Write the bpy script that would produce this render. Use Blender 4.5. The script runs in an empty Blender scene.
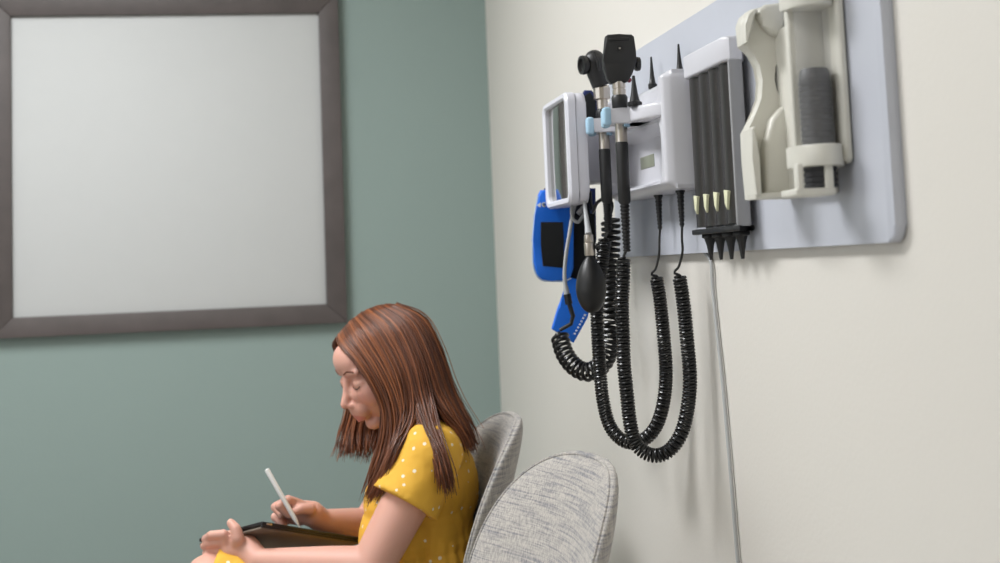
import bpy, bmesh, math, random
from mathutils import Vector, Matrix, Quaternion
sc = bpy.context.scene
COL = sc.collection
PI = math.pi
random.seed(7)

# ---------------------------------------------------------------- camera
F_PX, CX, CY = 1400.0, 500.0, 130.0
YAW, PITCH, ROLL = .1626, .0977, -.0403
CAM = Vector((-.62, -3.955, 1.2))
_f = Vector((math.sin(YAW)*math.cos(PITCH), math.cos(YAW)*math.cos(PITCH), math.sin(PITCH)))
_r0 = Vector((math.cos(YAW), -math.sin(YAW), 0)); _u0 = _r0.cross(_f)
_r = math.cos(ROLL)*_r0 + math.sin(ROLL)*_u0
_u = -math.sin(ROLL)*_r0 + math.cos(ROLL)*_u0
cam_d = bpy.data.cameras.new('camera'); cam = bpy.data.objects.new('camera', cam_d); COL.objects.link(cam)
cam.matrix_world = Matrix(((_r.x, _u.x, -_f.x, CAM.x), (_r.y, _u.y, -_f.y, CAM.y), (_r.z, _u.z, -_f.z, CAM.z), (0, 0, 0, 1)))
cam_d.sensor_width = 36; cam_d.lens = F_PX/1000*36
cam_d.shift_y = -(281.5-CY)/1000
cam_d.dof.use_dof = True; cam_d.dof.focus_distance = 2.03; cam_d.dof.aperture_fstop = 5.0
cam_d.clip_start = .05
sc.camera = cam
sc.view_settings.view_transform = 'Standard'; sc.view_settings.look = 'None'
sc.view_settings.gamma = 1; sc.view_settings.use_curve_mapping = False
sc.view_settings.exposure = 0.0

# ---------------------------------------------------------------- world and lights
w = bpy.data.worlds.new('world'); sc.world = w; w.use_nodes = True
w.node_tree.nodes['Background'].inputs[0].default_value = (.75, .85, 1, 1)
w.node_tree.nodes['Background'].inputs[1].default_value = .6

def area(name, loc, target, sx, sy, power, col):
    l = bpy.data.lights.new(name, 'AREA'); l.shape = 'RECTANGLE'; l.size = sx; l.size_y = sy
    l.energy = power; l.color = col
    o = bpy.data.objects.new(name, l); COL.objects.link(o); o.location = loc
    o.rotation_euler = (Vector(target)-Vector(loc)).to_track_quat('-Z', 'Y').to_euler()
    return o
CEIL = 2.6
area('window_daylight', (-3.25, -3.4, 1.55), (0, -3.4, 1.55), 2.2, 1.4, 14, (.95, .98, 1))
area('troffer_light', (-1.55, -3.6, CEIL-.03), (-1.55, -3.6, 0), .58, 1.18, 9, (.96, .975, 1))
area('troffer_light', (-1.42, -1.6, CEIL-.03), (-1.42, -1.6, 0), .58, 1.18, 50, (.96, .975, 1))

# ---------------------------------------------------------------- helpers
def ray(px, py):
    return _r*((px-CX)/F_PX) - _u*((py-CY)/F_PX) + _f
def at_x(px, py, x):
    d = ray(px, py); return CAM + d*((x-CAM.x)/d.x)
def at_y(px, py, y):
    d = ray(px, py); return CAM + d*((y-CAM.y)/d.y)

def s2l(c):
    return tuple(((v/255)/12.92 if v/255 <= .04045 else (((v/255)+.055)/1.055)**2.4) for v in c)
def mat(name, rgb, rough=.5, metal=0, noise=0, nscale=20, bump=0, bscale=200, spec=.5, coat=0, sheen=0):
    m = bpy.data.materials.new(name); m.use_nodes = True
    nt = m.node_tree; b = nt.nodes['Principled BSDF']
    c = s2l(rgb)
    b.inputs['Base Color'].default_value = (*c, 1)
    b.inputs['Roughness'].default_value = rough; b.inputs['Metallic'].default_value = metal
    b.inputs['Specular IOR Level'].default_value = spec
    b.inputs['Coat Weight'].default_value = coat
    b.inputs['Sheen Weight'].default_value = sheen
    tc = nt.nodes.new('ShaderNodeTexCoord')
    n = nt.nodes.new('ShaderNodeTexNoise'); n.inputs['Scale'].default_value = nscale
    n.inputs['Detail'].default_value = 4
    nt.links.new(tc.outputs['Object'], n.inputs['Vector'])
    mx = nt.nodes.new('ShaderNodeMix'); mx.data_type = 'RGBA'
    k = max(noise, .015)
    mx.inputs[6].default_value = (*[v*(1-k) for v in c], 1); mx.inputs[7].default_value = (*[min(1, v*(1+k)) for v in c], 1)
    nt.links.new(n.outputs['Fac'], mx.inputs[0]); nt.links.new(mx.outputs[2], b.inputs['Base Color'])
    if bump:
        n2 = nt.nodes.new('ShaderNodeTexNoise'); n2.inputs['Scale'].default_value = bscale
        nt.links.new(tc.outputs['Object'], n2.inputs['Vector'])
        bp = nt.nodes.new('ShaderNodeBump'); bp.inputs['Strength'].default_value = bump; bp.inputs['Distance'].default_value = .002
        nt.links.new(n2.outputs['Fac'], bp.inputs['Height']); nt.links.new(bp.outputs['Normal'], b.inputs['Normal'])
    return m

M = {}
M['teal'] = mat('teal_paint', (138, 155, 150), .65, bump=.15, bscale=150, noise=.02, nscale=1.5)
M['cream'] = mat('cream_paint', (218, 214, 206), .55, bump=.12, bscale=150, noise=.02, nscale=1.5)
M['ceiling'] = mat('ceiling_tile', (228, 226, 220), .8, bump=.3, bscale=300)
M['floor'] = mat('vinyl_floor', (160, 158, 156), .4, noise=.1, nscale=12)
M['trim'] = mat('trim_vinyl', (96, 98, 98), .5)
M['frame'] = mat('dark_wood_frame', (80, 73, 71), .55, noise=.28, nscale=14, bump=.1, bscale=60)
M['panel'] = mat('white_panel', (192, 194, 193), .65)
M['board'] = mat('grey_mount_board', (191, 194, 203), .4)
M['board_edge'] = mat('board_edge', (165, 160, 155), .5)
M['white'] = mat('white_plastic', (208, 208, 214), .32)
M['gauge_white'] = mat('gauge_white_plastic', (216, 216, 224), .28)
M['ivory'] = mat('ivory_plastic', (212, 210, 200), .4)
M['black'] = mat('black_plastic', (26, 26, 27), .45, spec=.5)
M['black_soft'] = mat('black_rubber', (20, 20, 21), .42)
M['cord'] = mat('black_cord', (14, 14, 15), .28, spec=.6)
M['chrome'] = mat('brushed_steel', (196, 188, 178), .28, metal=1)
M['blue_clip'] = mat('pale_blue_plastic', (165, 200, 222), .4)
M['cuff'] = mat('blue_cuff_vinyl', (10, 108, 222), .5, bump=.2, bscale=500)
M['navy'] = mat('navy_cuff_lining', (14, 34, 92), .7)
M['velcro'] = mat('black_hook_patch', (20, 22, 24), .9, bump=.5, bscale=900)
M['piping'] = mat('pale_piping', (170, 190, 215), .5)
M['mark_white'] = mat('white_print', (228, 232, 238), .5)
M['grey_tube'] = mat('grey_rubber_tube', (168, 170, 172), .5)
M['cable'] = mat('pale_cable', (178, 180, 180), .45)
M['spec_tube'] = mat('smoky_tube', (40, 37, 36), .33)
M['spec_back'] = mat('dark_tube_back', (30, 28, 28), .4)
M['side_grey'] = mat('light_grey_plastic', (150, 150, 152), .4)
M['yellowish'] = mat('pale_yellow_tab', (222, 222, 188), .5)
M['ribbed'] = mat('charcoal_rubber', (46, 46, 50), .5)
M['lcd'] = mat('lcd_face', (142, 146, 130), .3)
M['digit'] = mat('lcd_digits', (66, 70, 64), .4)
M['maroon'] = mat('maroon_dot', (120, 25, 50), .4)
M['glass_face'] = mat('gauge_window', (150, 150, 146), .05, metal=.85)
M['tablet_black'] = mat('tablet_black', (22, 22, 24), .3)
M['tablet_screen'] = mat('tablet_screen', (18, 18, 22), .08, coat=1)
M['tablet_brown'] = mat('brown_folio', (112, 100, 88), .6, noise=.08, nscale=60)
M['pen'] = mat('white_stylus', (232, 232, 230), .3)
M['green'] = mat('pale_green_vinyl', (150, 165, 140), .5)
M['wood'] = mat('light_wood', (150, 118, 84), .5, noise=.15, nscale=15)
M['lamp_frame'] = mat('lamp_frame', (225, 225, 225), .5)
M['leather'] = mat('shoe_canvas', (225, 222, 215), .7)
M['brow'] = mat('brown_brow', (105, 66, 48), .8)
M['lash'] = mat('dark_lash', (66, 40, 32), .8)

# clear plastic
m = bpy.data.materials.new('clear_plastic'); m.use_nodes = True
b = m.node_tree.nodes['Principled BSDF']; b.inputs['Base Color'].default_value = (.95, .95, .93, 1)
b.inputs['Roughness'].default_value = .12; b.inputs['Alpha'].default_value = .05
M['clear'] = m
m = bpy.data.materials.new('lamp_diffuser'); m.use_nodes = True
b = m.node_tree.nodes['Principled BSDF']; b.inputs['Emission Color'].default_value = (1, .96, .9, 1); b.inputs['Emission Strength'].default_value = 3
M['diffuser'] = m

# woven chair fabric: grey beige weave with blue-grey slubs running across
def fabric():
    m = bpy.data.materials.new('grey_weave'); m.use_nodes = True; nt = m.node_tree; b = nt.nodes['Principled BSDF']
    b.inputs['Roughness'].default_value = .9; b.inputs['Sheen Weight'].default_value = .2
    tc = nt.nodes.new('ShaderNodeTexCoord')
    def noise(scale, sx, sy, sz):
        mp = nt.nodes.new('ShaderNodeMapping'); mp.inputs['Scale'].default_value = (sx, sy, sz)
        n = nt.nodes.new('ShaderNodeTexNoise'); n.inputs['Scale'].default_value = scale; n.inputs['Detail'].default_value = 3
        nt.links.new(tc.outputs['Object'], mp.inputs['Vector']); nt.links.new(mp.outputs[0], n.inputs['Vector']); return n
    a = noise(10, 1.2, 1.2, 36); c = noise(10, 40, 40, 2); d = noise(60, 3, 1, 6)
    def ramp(n, cols):
        r = nt.nodes.new('ShaderNodeValToRGB'); e = r.color_ramp.elements
        e[0].position, e[0].color = cols[0][0], (*s2l(cols[0][1]), 1); e[1].position, e[1].color = cols[-1][0], (*s2l(cols[-1][1]), 1)
        for p, k in cols[1:-1]:
            q = e.new(p); q.color = (*s2l(k), 1)
        nt.links.new(n.outputs['Fac'], r.inputs[0]); return r
    r1 = ramp(a, [(.36, (104, 106, 114)), (.48, (158, 153, 147)), (.56, (182, 176, 167)), (.68, (138, 134, 131))])
    r2 = ramp(c, [(.38, (120, 120, 124)), (.6, (198, 192, 184))])
    mx = nt.nodes.new('ShaderNodeMix'); mx.data_type = 'RGBA'; mx.inputs[0].default_value = .42
    nt.links.new(r1.outputs[0], mx.inputs[6]); nt.links.new(r2.outputs[0], mx.inputs[7]); nt.links.new(mx.outputs[2], b.inputs['Base Color'])
    bp = nt.nodes.new('ShaderNodeBump'); bp.inputs['Strength'].default_value = .4; bp.inputs['Distance'].default_value = .001
    nt.links.new(a.outputs['Fac'], bp.inputs['Height']); nt.links.new(bp.outputs['Normal'], b.inputs['Normal'])
    return m
M['fabric'] = fabric()
def dress_mat():
    m = bpy.data.materials.new('yellow_dotted_cotton'); m.use_nodes = True; nt = m.node_tree; b = nt.nodes['Principled BSDF']
    b.inputs['Roughness'].default_value = .8
    tc = nt.nodes.new('ShaderNodeTexCoord'); v = nt.nodes.new('ShaderNodeTexVoronoi')
    v.inputs['Scale'].default_value = 50; v.inputs['Randomness'].default_value = .55
    nt.links.new(tc.outputs['Object'], v.inputs['Vector'])
    lt = nt.nodes.new('ShaderNodeMath'); lt.operation = 'LESS_THAN'; lt.inputs[1].default_value = .16
    nt.links.new(v.outputs['Distance'], lt.inputs[0])
    mx = nt.nodes.new('ShaderNodeMix'); mx.data_type = 'RGBA'
    mx.inputs[6].default_value = (*s2l((224, 172, 58)), 1); mx.inputs[7].default_value = (*s2l((232, 222, 196)), 1)
    nt.links.new(lt.outputs[0], mx.inputs[0]); nt.links.new(mx.outputs[2], b.inputs['Base Color'])
    n = nt.nodes.new('ShaderNodeTexNoise'); n.inputs['Scale'].default_value = 22; nt.links.new(tc.outputs['Object'], n.inputs['Vector'])
    bp = nt.nodes.new('ShaderNodeBump'); bp.inputs['Strength'].default_value = .5; bp.inputs['Distance'].default_value = .012
    nt.links.new(n.outputs['Fac'], bp.inputs['Height']); nt.links.new(bp.outputs['Normal'], b.inputs['Normal'])
    return m
M['dress'] = dress_mat()
def attr_mat(name, rough, sss=0, spec=.4, aniso=0):
    m = bpy.data.materials.new(name); m.use_nodes = True; nt = m.node_tree; b = nt.nodes['Principled BSDF']
    a = nt.nodes.new('ShaderNodeAttribute'); a.attribute_name = 'tint'
    nt.links.new(a.outputs['Color'], b.inputs['Base Color']); b.inputs['Roughness'].default_value = rough
    b.inputs['Specular IOR Level'].default_value = spec
    b.inputs['Subsurface Weight'].default_value = sss; b.inputs['Subsurface Radius'].default_value = (.01, .004, .002)
    b.inputs['Subsurface Scale'].default_value = .5
    return m
M['skin'] = attr_mat('skin', .5, .15)
M['hair'] = attr_mat('auburn_hair', .38, 0, .45)

def smooth_by_angle(me, ang=38):
    bm = bmesh.new(); bm.from_mesh(me)
    for f in bm.faces: f.smooth = True
    for e in bm.edges:
        if len(e.link_faces) == 2 and e.calc_face_angle(0) > math.radians(ang): e.smooth = False
    bm.to_mesh(me); bm.free()
def obj(name, bm, material, parent=None, ang=38):
    bmesh.ops.recalc_face_normals(bm, faces=bm.faces)
    me = bpy.data.meshes.new(name); bm.to_mesh(me); bm.free()
    smooth_by_angle(me, ang)
    me.materials.append(M[material] if isinstance(material, str) else material)
    o = bpy.data.objects.new(name, me); COL.objects.link(o)
    if parent is not None:
        o.parent = parent; o.matrix_parent_inverse = world_of(parent).inverted()
    return o
def world_of(o):
    m = o.matrix_basis.copy()
    if o.parent is not None: m = world_of(o.parent) @ o.matrix_parent_inverse @ m
    return m
def tag(o, label=None, cat=None, group=None, kind=None):
    if label: o['label'] = label
    if cat: o['category'] = cat
    if group: o['group'] = group
    if kind: o['kind'] = kind
    return o
def thing(name, loc, label, cat, group=None, rz=0):
    o = bpy.data.objects.new(name, None); COL.objects.link(o); o.location = loc; o.rotation_euler = (0, 0, rz)
    o.empty_display_size = .05
    return tag(o, label, cat, group)
def struct(name, bm, m, parent=None, **k):
    o = obj(name, bm, m, parent, **k)
    if parent is None: o['kind'] = 'structure'
    return o
def add(bm, other):
    me = bpy.data.meshes.new('tmp'); other.to_mesh(me); other.free(); bm.from_mesh(me); bpy.data.meshes.remove(me)
def box(bm, x0, x1, y0, y1, z0, z1, bev=0, seg=3, mtx=None):
    t = bmesh.new(); bmesh.ops.create_cube(t, size=1)
    for v in t.verts:
        v.co = Vector(((x0+x1)/2+v.co.x*(x1-x0), (y0+y1)/2+v.co.y*(y1-y0), (z0+z1)/2+v.co.z*(z1-z0)))
    if bev: bmesh.ops.bevel(t, geom=t.edges[:], offset=bev, segments=seg, profile=.5, affect='EDGES')
    if mtx is not None: bmesh.ops.transform(t, matrix=mtx, verts=t.verts)
    add(bm, t)
def frames(pts):
    n = len(pts); T = []
    for i in range(n):
        a = pts[max(0, i-1)]; c = pts[min(n-1, i+1)]; T.append((c-a).normalized())
    ref = Vector((0, 0, 1)) if abs(T[0].z) < .9 else Vector((1, 0, 0))
    N = [(ref - T[0]*ref.dot(T[0])).normalized()]
    for i in range(1, n):
        q = T[i-1].rotation_difference(T[i]); v = q @ N[-1]; v = (v-T[i]*v.dot(T[i])).normalized(); N.append(v)
    return T, N, [T[i].cross(N[i]) for i in range(n)]
def tube(bm, pts, rad, sides=10, caps=True, flat=None):
    pts = [Vector(p) for p in pts]; n = len(pts)
    if not hasattr(rad, '__len__'): rad = [rad]*n
    T, N, B = frames(pts); rings = []
    for i in range(n):
        ring = []
        for k in range(sides):
            a = 2*PI*k/sides
            ring.append(bm.verts.new(pts[i]+(N[i]*math.cos(a)+B[i]*math.sin(a)*(flat or 1))*rad[i]))
        rings.append(ring)
    for i in range(n-1):
        for k in range(sides):
            bm.faces.new((rings[i][k], rings[i][(k+1) % sides], rings[i+1][(k+1) % sides], rings[i+1][k]))
    if caps:
        bm.faces.new(rings[0][::-1]); bm.faces.new(rings[-1])
    return rings
def catmull(pts, n=8):
    pts = [Vector(p) for p in pts]; out = []
    P = [pts[0]*2-pts[1]]+pts+[pts[-1]*2-pts[-2]]
    for i in range(1, len(P)-2):
        for k in range(n):
            t = k/n; a, b_, c, d = P[i-1], P[i], P[i+1], P[i+2]
            out.append(.5*((2*b_)+(c-a)*t+(2*a-5*b_+4*c-d)*t*t+(3*b_-a-3*c+d)*t**3))
    out.append(pts[-1]); return out
def resample(pts, step):
    L = [0]
    for a, b_ in zip(pts, pts[1:]): L.append(L[-1]+(b_-a).length)
    n = max(2, int(L[-1]/step)); out = []; j = 0
    for i in range(n+1):
        s = L[-1]*i/n
        while j < len(L)-2 and L[j+1] < s: j += 1
        d = L[j+1]-L[j]; t = (s-L[j])/d if d else 0
        out.append(pts[j].lerp(pts[j+1], min(1, t)))
    return out, L[-1]
def lathe(bm, base, axis, prof, sides=24, caps=True):
    axis = Vector(axis).normalized(); base = Vector(base)
    ref = Vector((0, 1, 0)) if abs(axis.y) < .8 else Vector((1, 0, 0))
    n = (ref-axis*ref.dot(axis)).normalized(); b_ = axis.cross(n); rings = []
    for r, h in prof:
        r = max(r, 1e-5)
        rings.append([bm.verts.new(base+axis*h+(n*math.cos(2*PI*k/sides)+b_*math.sin(2*PI*k/sides))*r) for k in range(sides)])
    for a, c in zip(rings, rings[1:]):
        for k in range(sides): bm.faces.new((a[k], a[(k+1) % sides], c[(k+1) % sides], c[k]))
    if caps: bm.faces.new(rings[0][::-1]); bm.faces.new(rings[-1])
def prism(bm, outline, d0, d1, axis='y', bev=0, seg=2):
    """outline: 2-D points in the plane normal to axis ('y': (x,z); 'x': (y,z); 'z': (x,y))"""
    t = bmesh.new()
    def v3(p, d): return {'y': (p[0], d, p[1]), 'x': (d, p[0], p[1]), 'z': (p[0], p[1], d)}[axis]
    a = [t.verts.new(v3(p, d0)) for p in outline]; c = [t.verts.new(v3(p, d1)) for p in outline]
    fa = t.faces.new(a); fc = t.faces.new(c[::-1]); n = len(a)
    for i in range(n): t.faces.new((a[i], c[i], c[(i+1) % n], a[(i+1) % n]))
    if bev:
        es = [e for e in t.edges if (e in fa.edges[:] or e in fc.edges[:])]
        bmesh.ops.bevel(t, geom=es, offset=bev, segments=seg, profile=.5, affect='EDGES')
    bmesh.ops.triangulate(t, faces=[f for f in t.faces if len(f.verts) > 4])
    add(bm, t)
def rrect(cx, cy, w_, h_, r, n=6):
    out = []
    for (sx, sy, a0) in ((1, 1, 0), (-1, 1, 90), (-1, -1, 180), (1, -1, 270)):
        for k in range(n+1):
            a = math.radians(a0+90*k/n); out.append((cx+sx*(w_/2-r)+r*math.cos(a), cy+sy*(h_/2-r)+r*math.sin(a)))
    return out
def ellip(bm, c, R3, axes=None, seg=20, rings=14):
    t = bmesh.new(); bmesh.ops.create_uvsphere(t, u_segments=seg, v_segments=rings, radius=1)
    ax = axes or (Vector((1, 0, 0)), Vector((0, 1, 0)), Vector((0, 0, 1)))
    c = Vector(c)
    for v in t.verts: v.co = c+ax[0]*v.co.x*R3[0]+ax[1]*v.co.y*R3[1]+ax[2]*v.co.z*R3[2]
    add(bm, t)
def capsule(bm, pts, rad, sides=30):
    """tapered chain with round ends and joints, for voxel union"""
    pts = [Vector(p) for p in pts]
    for i in range(len(pts)-1):
        t = bmesh.new(); tube(t, [pts[i], pts[i+1]], [rad[i], rad[i+1]], sides); add(bm, t)
    for p, r in zip(pts, rad): ellip(bm, p, (r, r, r), seg=sides, rings=10)
def voxel(bm, size, smooth=3, fac=.5):
    bmesh.ops.recalc_face_normals(bm, faces=bm.faces)
    me = bpy.data.meshes.new('vox'); bm.to_mesh(me); bm.free()
    o = bpy.data.objects.new('vox', me); COL.objects.link(o)
    r = o.modifiers.new('r', 'REMESH'); r.mode = 'VOXEL'; r.voxel_size = size; r.use_smooth_shade = True
    s = o.modifiers.new('s', 'SMOOTH'); s.factor = fac; s.iterations = smooth
    bpy.context.view_layer.update()
    dg = bpy.context.evaluated_depsgraph_get()
    out = bpy.data.meshes.new_from_object(o.evaluated_get(dg))
    bpy.data.objects.remove(o); bpy.data.meshes.remove(me)
    return out
def sstep(a, b_, x):
    t = max(0, min(1, (x-a)/(b_-a))); return t*t*(3-2*t)

# ---------------------------------------------------------------- the room
X0, Y0 = -3.2, -5.2
bm = bmesh.new(); box(bm, X0-.1, .1, Y0-.1, .1, -.08, 0); struct('floor', bm, 'floor')
bm = bmesh.new(); box(bm, X0-.1, .1, Y0-.1, .1, CEIL, CEIL+.08); struct('ceiling', bm, 'ceiling')
bm = bmesh.new(); box(bm, 0, .1, Y0, 0, 0, CEIL); struct('wall_right', bm, 'cream')
bm = bmesh.new(); box(bm, X0-.1, .1, 0, .1, 0, CEIL); struct('wall_back', bm, 'teal')
bm = bmesh.new(); box(bm, X0, 0, Y0-.1, Y0, 0, CEIL); struct('wall_front', bm, 'cream')
bm = bmesh.new()
box(bm, X0-.1, X0, Y0, -4.5, 0, CEIL); box(bm, X0-.1, X0, -2.3, 0, 0, CEIL)
box(bm, X0-.1, X0, -4.5, -2.3, 0, .85); box(bm, X0-.1, X0, -4.5, -2.3, 2.25, CEIL)
struct('wall_left', bm, 'cream')
wn = bpy.data.objects.new('window_1', None); COL.objects.link(wn); wn.location = (X0, -3.4, .85); wn['kind'] = 'structure'
bm = bmesh.new()
for (a, b_, c, d) in ((-4.5, -4.44, .85, 2.25), (-2.36, -2.3, .85, 2.25), (-4.44, -2.36, .85, .91), (-4.44, -2.36, 2.19, 2.25), (-3.42, -3.38, .91, 2.19)):
    box(bm, X0-.09, X0-.03, a, b_, c, d, .004)
obj('window_frame', bm, 'lamp_frame', wn)
bm = bmesh.new(); box(bm, -.012, 0, Y0, 0, 0, .1, .003); struct('baseboard_right', bm, 'trim')
bm = bmesh.new(); box(bm, X0, -.012, -.012, 0, 0, .1, .003); struct('baseboard_back', bm, 'trim')
for (x, y, lab) in ((-1.55, -3.6, 'flush white ceiling light panel over the camera end of the room'), (-1.42, -1.6, 'flush white ceiling light panel over the waiting chairs')):
    t = thing('ceiling_light', (x, y, CEIL), lab, 'ceiling light', 'ceiling light panels')
    bm = bmesh.new()
    for (a, b_, c, d) in ((x-.31, x-.29, y-.61, y+.61), (x+.29, x+.31, y-.61, y+.61), (x-.29, x+.29, y-.61, y-.59), (x-.29, x+.29, y+.59, y+.61)):
        box(bm, a, b_, c, d, CEIL-.02, CEIL, .002)
    obj('frame', bm, 'lamp_frame', t)
    bm = bmesh.new(); box(bm, x-.29, x+.29, y-.59, y+.59, CEIL-.012, CEIL-.002); obj('diffuser', bm, 'diffuser', t)

# ---------------------------------------------------------------- framed white panel on the back wall
t = thing('framed_whiteboard', (-.897, 0, 1.52), 'large square white panel in a dark wooden frame on the teal wall', 'framed board')
x0, x1, z0, z1 = -1.371, -.425, 1.064, 1.990
ix0, ix1, iz0, iz1 = -1.314, -.481, 1.118, 1.934
for side in ('L', 'R', 'T', 'B'):
    bm = bmesh.new()
    q = {'L': [(x0, z0), (ix0, iz0), (ix0, iz1), (x0, z1)], 'R': [(x1, z0), (ix1, iz0), (ix1, iz1), (x1, z1)],
         'T': [(x0, z1), (ix0, iz1), (ix1, iz1), (x1, z1)], 'B': [(x0, z0), (ix0, iz0), (ix1, iz0), (x1, z0)]}[side]
    prism(bm, q, -.032, -.001, 'y', .003)
    obj('frame_rail', bm, 'frame', t)
bm = bmesh.new(); box(bm, ix0-.01, ix1+.01, -.018, -.002, iz0-.01, iz1+.01, .002); obj('panel', bm, 'panel', t)

# ---------------------------------------------------------------- grey mounting board on the right wall
t = thing('mounting_board', (0, -2.08, 1.209), 'long pale grey board with rounded corners carrying the instruments on cream wall', 'wall board')
bm = bmesh.new(); prism(bm, rrect(-2.072, 1.3805, 1.15, .343, .018), -.0135, -.0005, 'x', .004, 4)
obj('panel', bm, 'board', t)
BF = -.0135    # front of the board

# ---------------------------------------------------------------- wall transformer (diagnostic unit)
TU = thing('diagnostic_wall_unit', (BF, -1.865, 1.308), 'white moulded wall unit with a small display holding two scopes on the grey board', 'wall unit')
ty0, ty1 = -2.06, -1.70
tf = at_y(665, 130, ty0).x; tz0 = at_y(670, 188, ty0).z; tz1 = at_y(668, 69, ty0).z
def rr_in(y, z, a0, a1, c0, c1, r):
    """signed distance into a rounded rectangle, positive inside"""
    cy, cz, hy, hz = (a0+a1)/2, (c0+c1)/2, (a1-a0)/2-r, (c1-c0)/2-r
    dy, dz = abs(y-cy)-hy, abs(z-cz)-hz
    return r-math.hypot(max(dy, 0), max(dz, 0))-min(max(dy, dz), 0)
H1 = at_y(604.5, 150, -1.78); H2 = at_y(622, 150, -1.95)
hz1 = at_y(620, 107.5, H2.y-.03).z; hz0 = at_y(620, 122.5, H2.y-.03).z
def tdepth(y, z):
    x = tf
    e = rr_in(y, z, ty0, ty1, tz0, tz1, .012)
    x += .014*(1-sstep(-.001, .012, e))**2
    a = rr_in(y, z, ty0+.024, ty1-.024, tz0+.009, hz0-.004, .022)
    x += .030*sstep(0, .012, a)
    b_ = rr_in(y, z, ty0+.022, ty1-.022, hz1+.003, tz1+.05, .022)
    x += .030*sstep(0, .010, b_)
    return x
bm = bmesh.new(); NY, NZ = 130, 76
g = [[bm.verts.new((tdepth(ty0+(ty1-ty0)*i/NY, tz0+(tz1-tz0)*k/NZ), ty0+(ty1-ty0)*i/NY, tz0+(tz1-tz0)*k/NZ)) for k in range(NZ+1)] for i in range(NY+1)]
for i in range(NY):
    for k in range(NZ): bm.faces.new((g[i][k], g[i+1][k], g[i+1][k+1], g[i][k+1]))
loop = [g[i][0] for i in range(NY+1)]+[g[NY][k] for k in range(1, NZ+1)]+[g[i][NZ] for i in range(NY-1, -1, -1)]+[g[0][k] for k in range(NZ-1, 0, -1)]
back = [bm.verts.new((BF, v.co.y, v.co.z)) for v in loop]
for i in range(len(loop)):
    j = (i+1) % len(loop); bm.faces.new((loop[i], loop[j], back[j], back[i]))
bm.faces.new(back)
obj('housing', bm, 'white', TU, ang=50)
# display
bm = bmesh.new(); xs = tf+.030; L0 = at_x(654.5, 162, xs); L1 = at_x(641, 162, xs); LZ = at_x(648, 168, xs).z; LT = at_x(648, 155.5, xs).z
box(bm, xs-.0012, xs+.004, L0.y, L1.y, LZ, LT, .0008); lc = obj('display', bm, 'lcd', TU)
# handle positions
H1 = at_y(604.5, 150, -1.78); H2 = at_y(622, 150, -1.95)
# cradle shelf with two hooks (seen from below)
def arc(cx, cy, r, a0, a1, n=10): return [(cx+r*math.cos(math.radians(a0+(a1-a0)*k/n)), cy+r*math.sin(math.radians(a0+(a1-a0)*k/n))) for k in range(n+1)]
def hook(H, tipn, tipf):
    s = .0125; o_ = .025; bx = -.045
    P = [(bx, H.y-o_-.012), (H.x+.012, H.y-o_-.006), (H.x-.004, H.y-o_)] + arc(H.x-tipn, H.y-(s+o_)/2, (o_-s)/2, 270, 90, 8)
    P += [(H.x, H.y-s)]+arc(H.x, H.y, s, 270, 450, 10)[1:]
    P += arc(H.x-tipf, H.y+(s+o_)/2, (o_-s)/2, 270, 90, 8)+[(H.x+.012, H.y+o_+.004), (bx, H.y+o_+.012)]
    return P
bm = bmesh.new()
prism(bm, hook(H2, .019, .012), hz0, hz1, 'z', .004, 3)
obj('cradle', bm, 'white', TU)
bm = bmesh.new()
prism(bm, hook(H1, .020, .008), hz0+.004, hz1+.004, 'z', .004, 3)
obj('cradle', bm, 'white', TU)
bm = bmesh.new()
prism(bm, [(-.035, ty0+.012), (tf+.002, ty0+.012), (tf-.010, ty0+.022), (H2.x+.010, H2.y-.040), (H2.x+.006, H2.y-.024), (H2.x+.016, H2.y+.02), (tf-.012, H2.y+.08), (tf-.006, ty0+.3), (-.035, ty0+.31)], hz0, hz1, 'z', .005, 3)
obj('shelf', bm, 'white', TU)
for H, tn, tf_, dz in ((H2, .019, .012, 0), (H1, .020, .008, .004)):
    for s_, tt in ((-1, tn), (1, tf_)):
        bm = bmesh.new(); box(bm, H.x-tt-.0125, H.x-tt-.0005, H.y+s_*.0187-.0078, H.y+s_*.0187+.0078, hz0+dz-.003, hz1+dz+.002, .004)
        obj('locking_clip', bm, 'blue_clip', TU)
    bm = bmesh.new()
    prism(bm, arc(H.x, H.y, .0135, -80, 80, 10)+arc(H.x, H.y, .0112, 80, -80, 10), hz0+dz-.004, hz1+dz+.001, 'z'); obj('cradle_liner', bm, 'blue_clip', TU)

# ---------------------------------------------------------------- scopes
def zat(px, py, y): return at_y(px, py, y).z
def scope_handle(H, root, zc0, zc1, zg1, zr1, ztop, r):
    bm = bmesh.new(); lathe(bm, (H.x, H.y, 0), (0, 0, 1), [(r*.78, zc1-.001), (r, zc1), (r, hz0-.006), (r*.95, hz0-.004), (r*.95, hz1+.006)]); obj('handle_sleeve', bm, 'chrome', root)
    bm = bmesh.new(); prof = [(r*.8, zg1), (r*1.02, zg1+.004), (r*1.05, zc1-.003), (r*.95, zc1)]
    lathe(bm, (H.x, H.y, 0), (0, 0, 1), prof); obj('grip', bm, 'black', root)
    bm = bmesh.new(); n = 13; prof = [(r*.35, zr1)]
    for i in range(n):
        z = zr1+(zg1-zr1)*i/n; dz = (zg1-zr1)/n; k = .62+.2*i/n
        prof += [(r*k, z+.001), (r*k, z+dz*.6), (r*(k-.14), z+dz*.68), (r*(k-.14), z+dz*.97)]
    prof.append((r*.75, zg1+.002)); lathe(bm, (H.x, H.y, 0), (0, 0, 1), prof, 18); obj('strain_relief', bm, 'black_soft', root)
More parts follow.
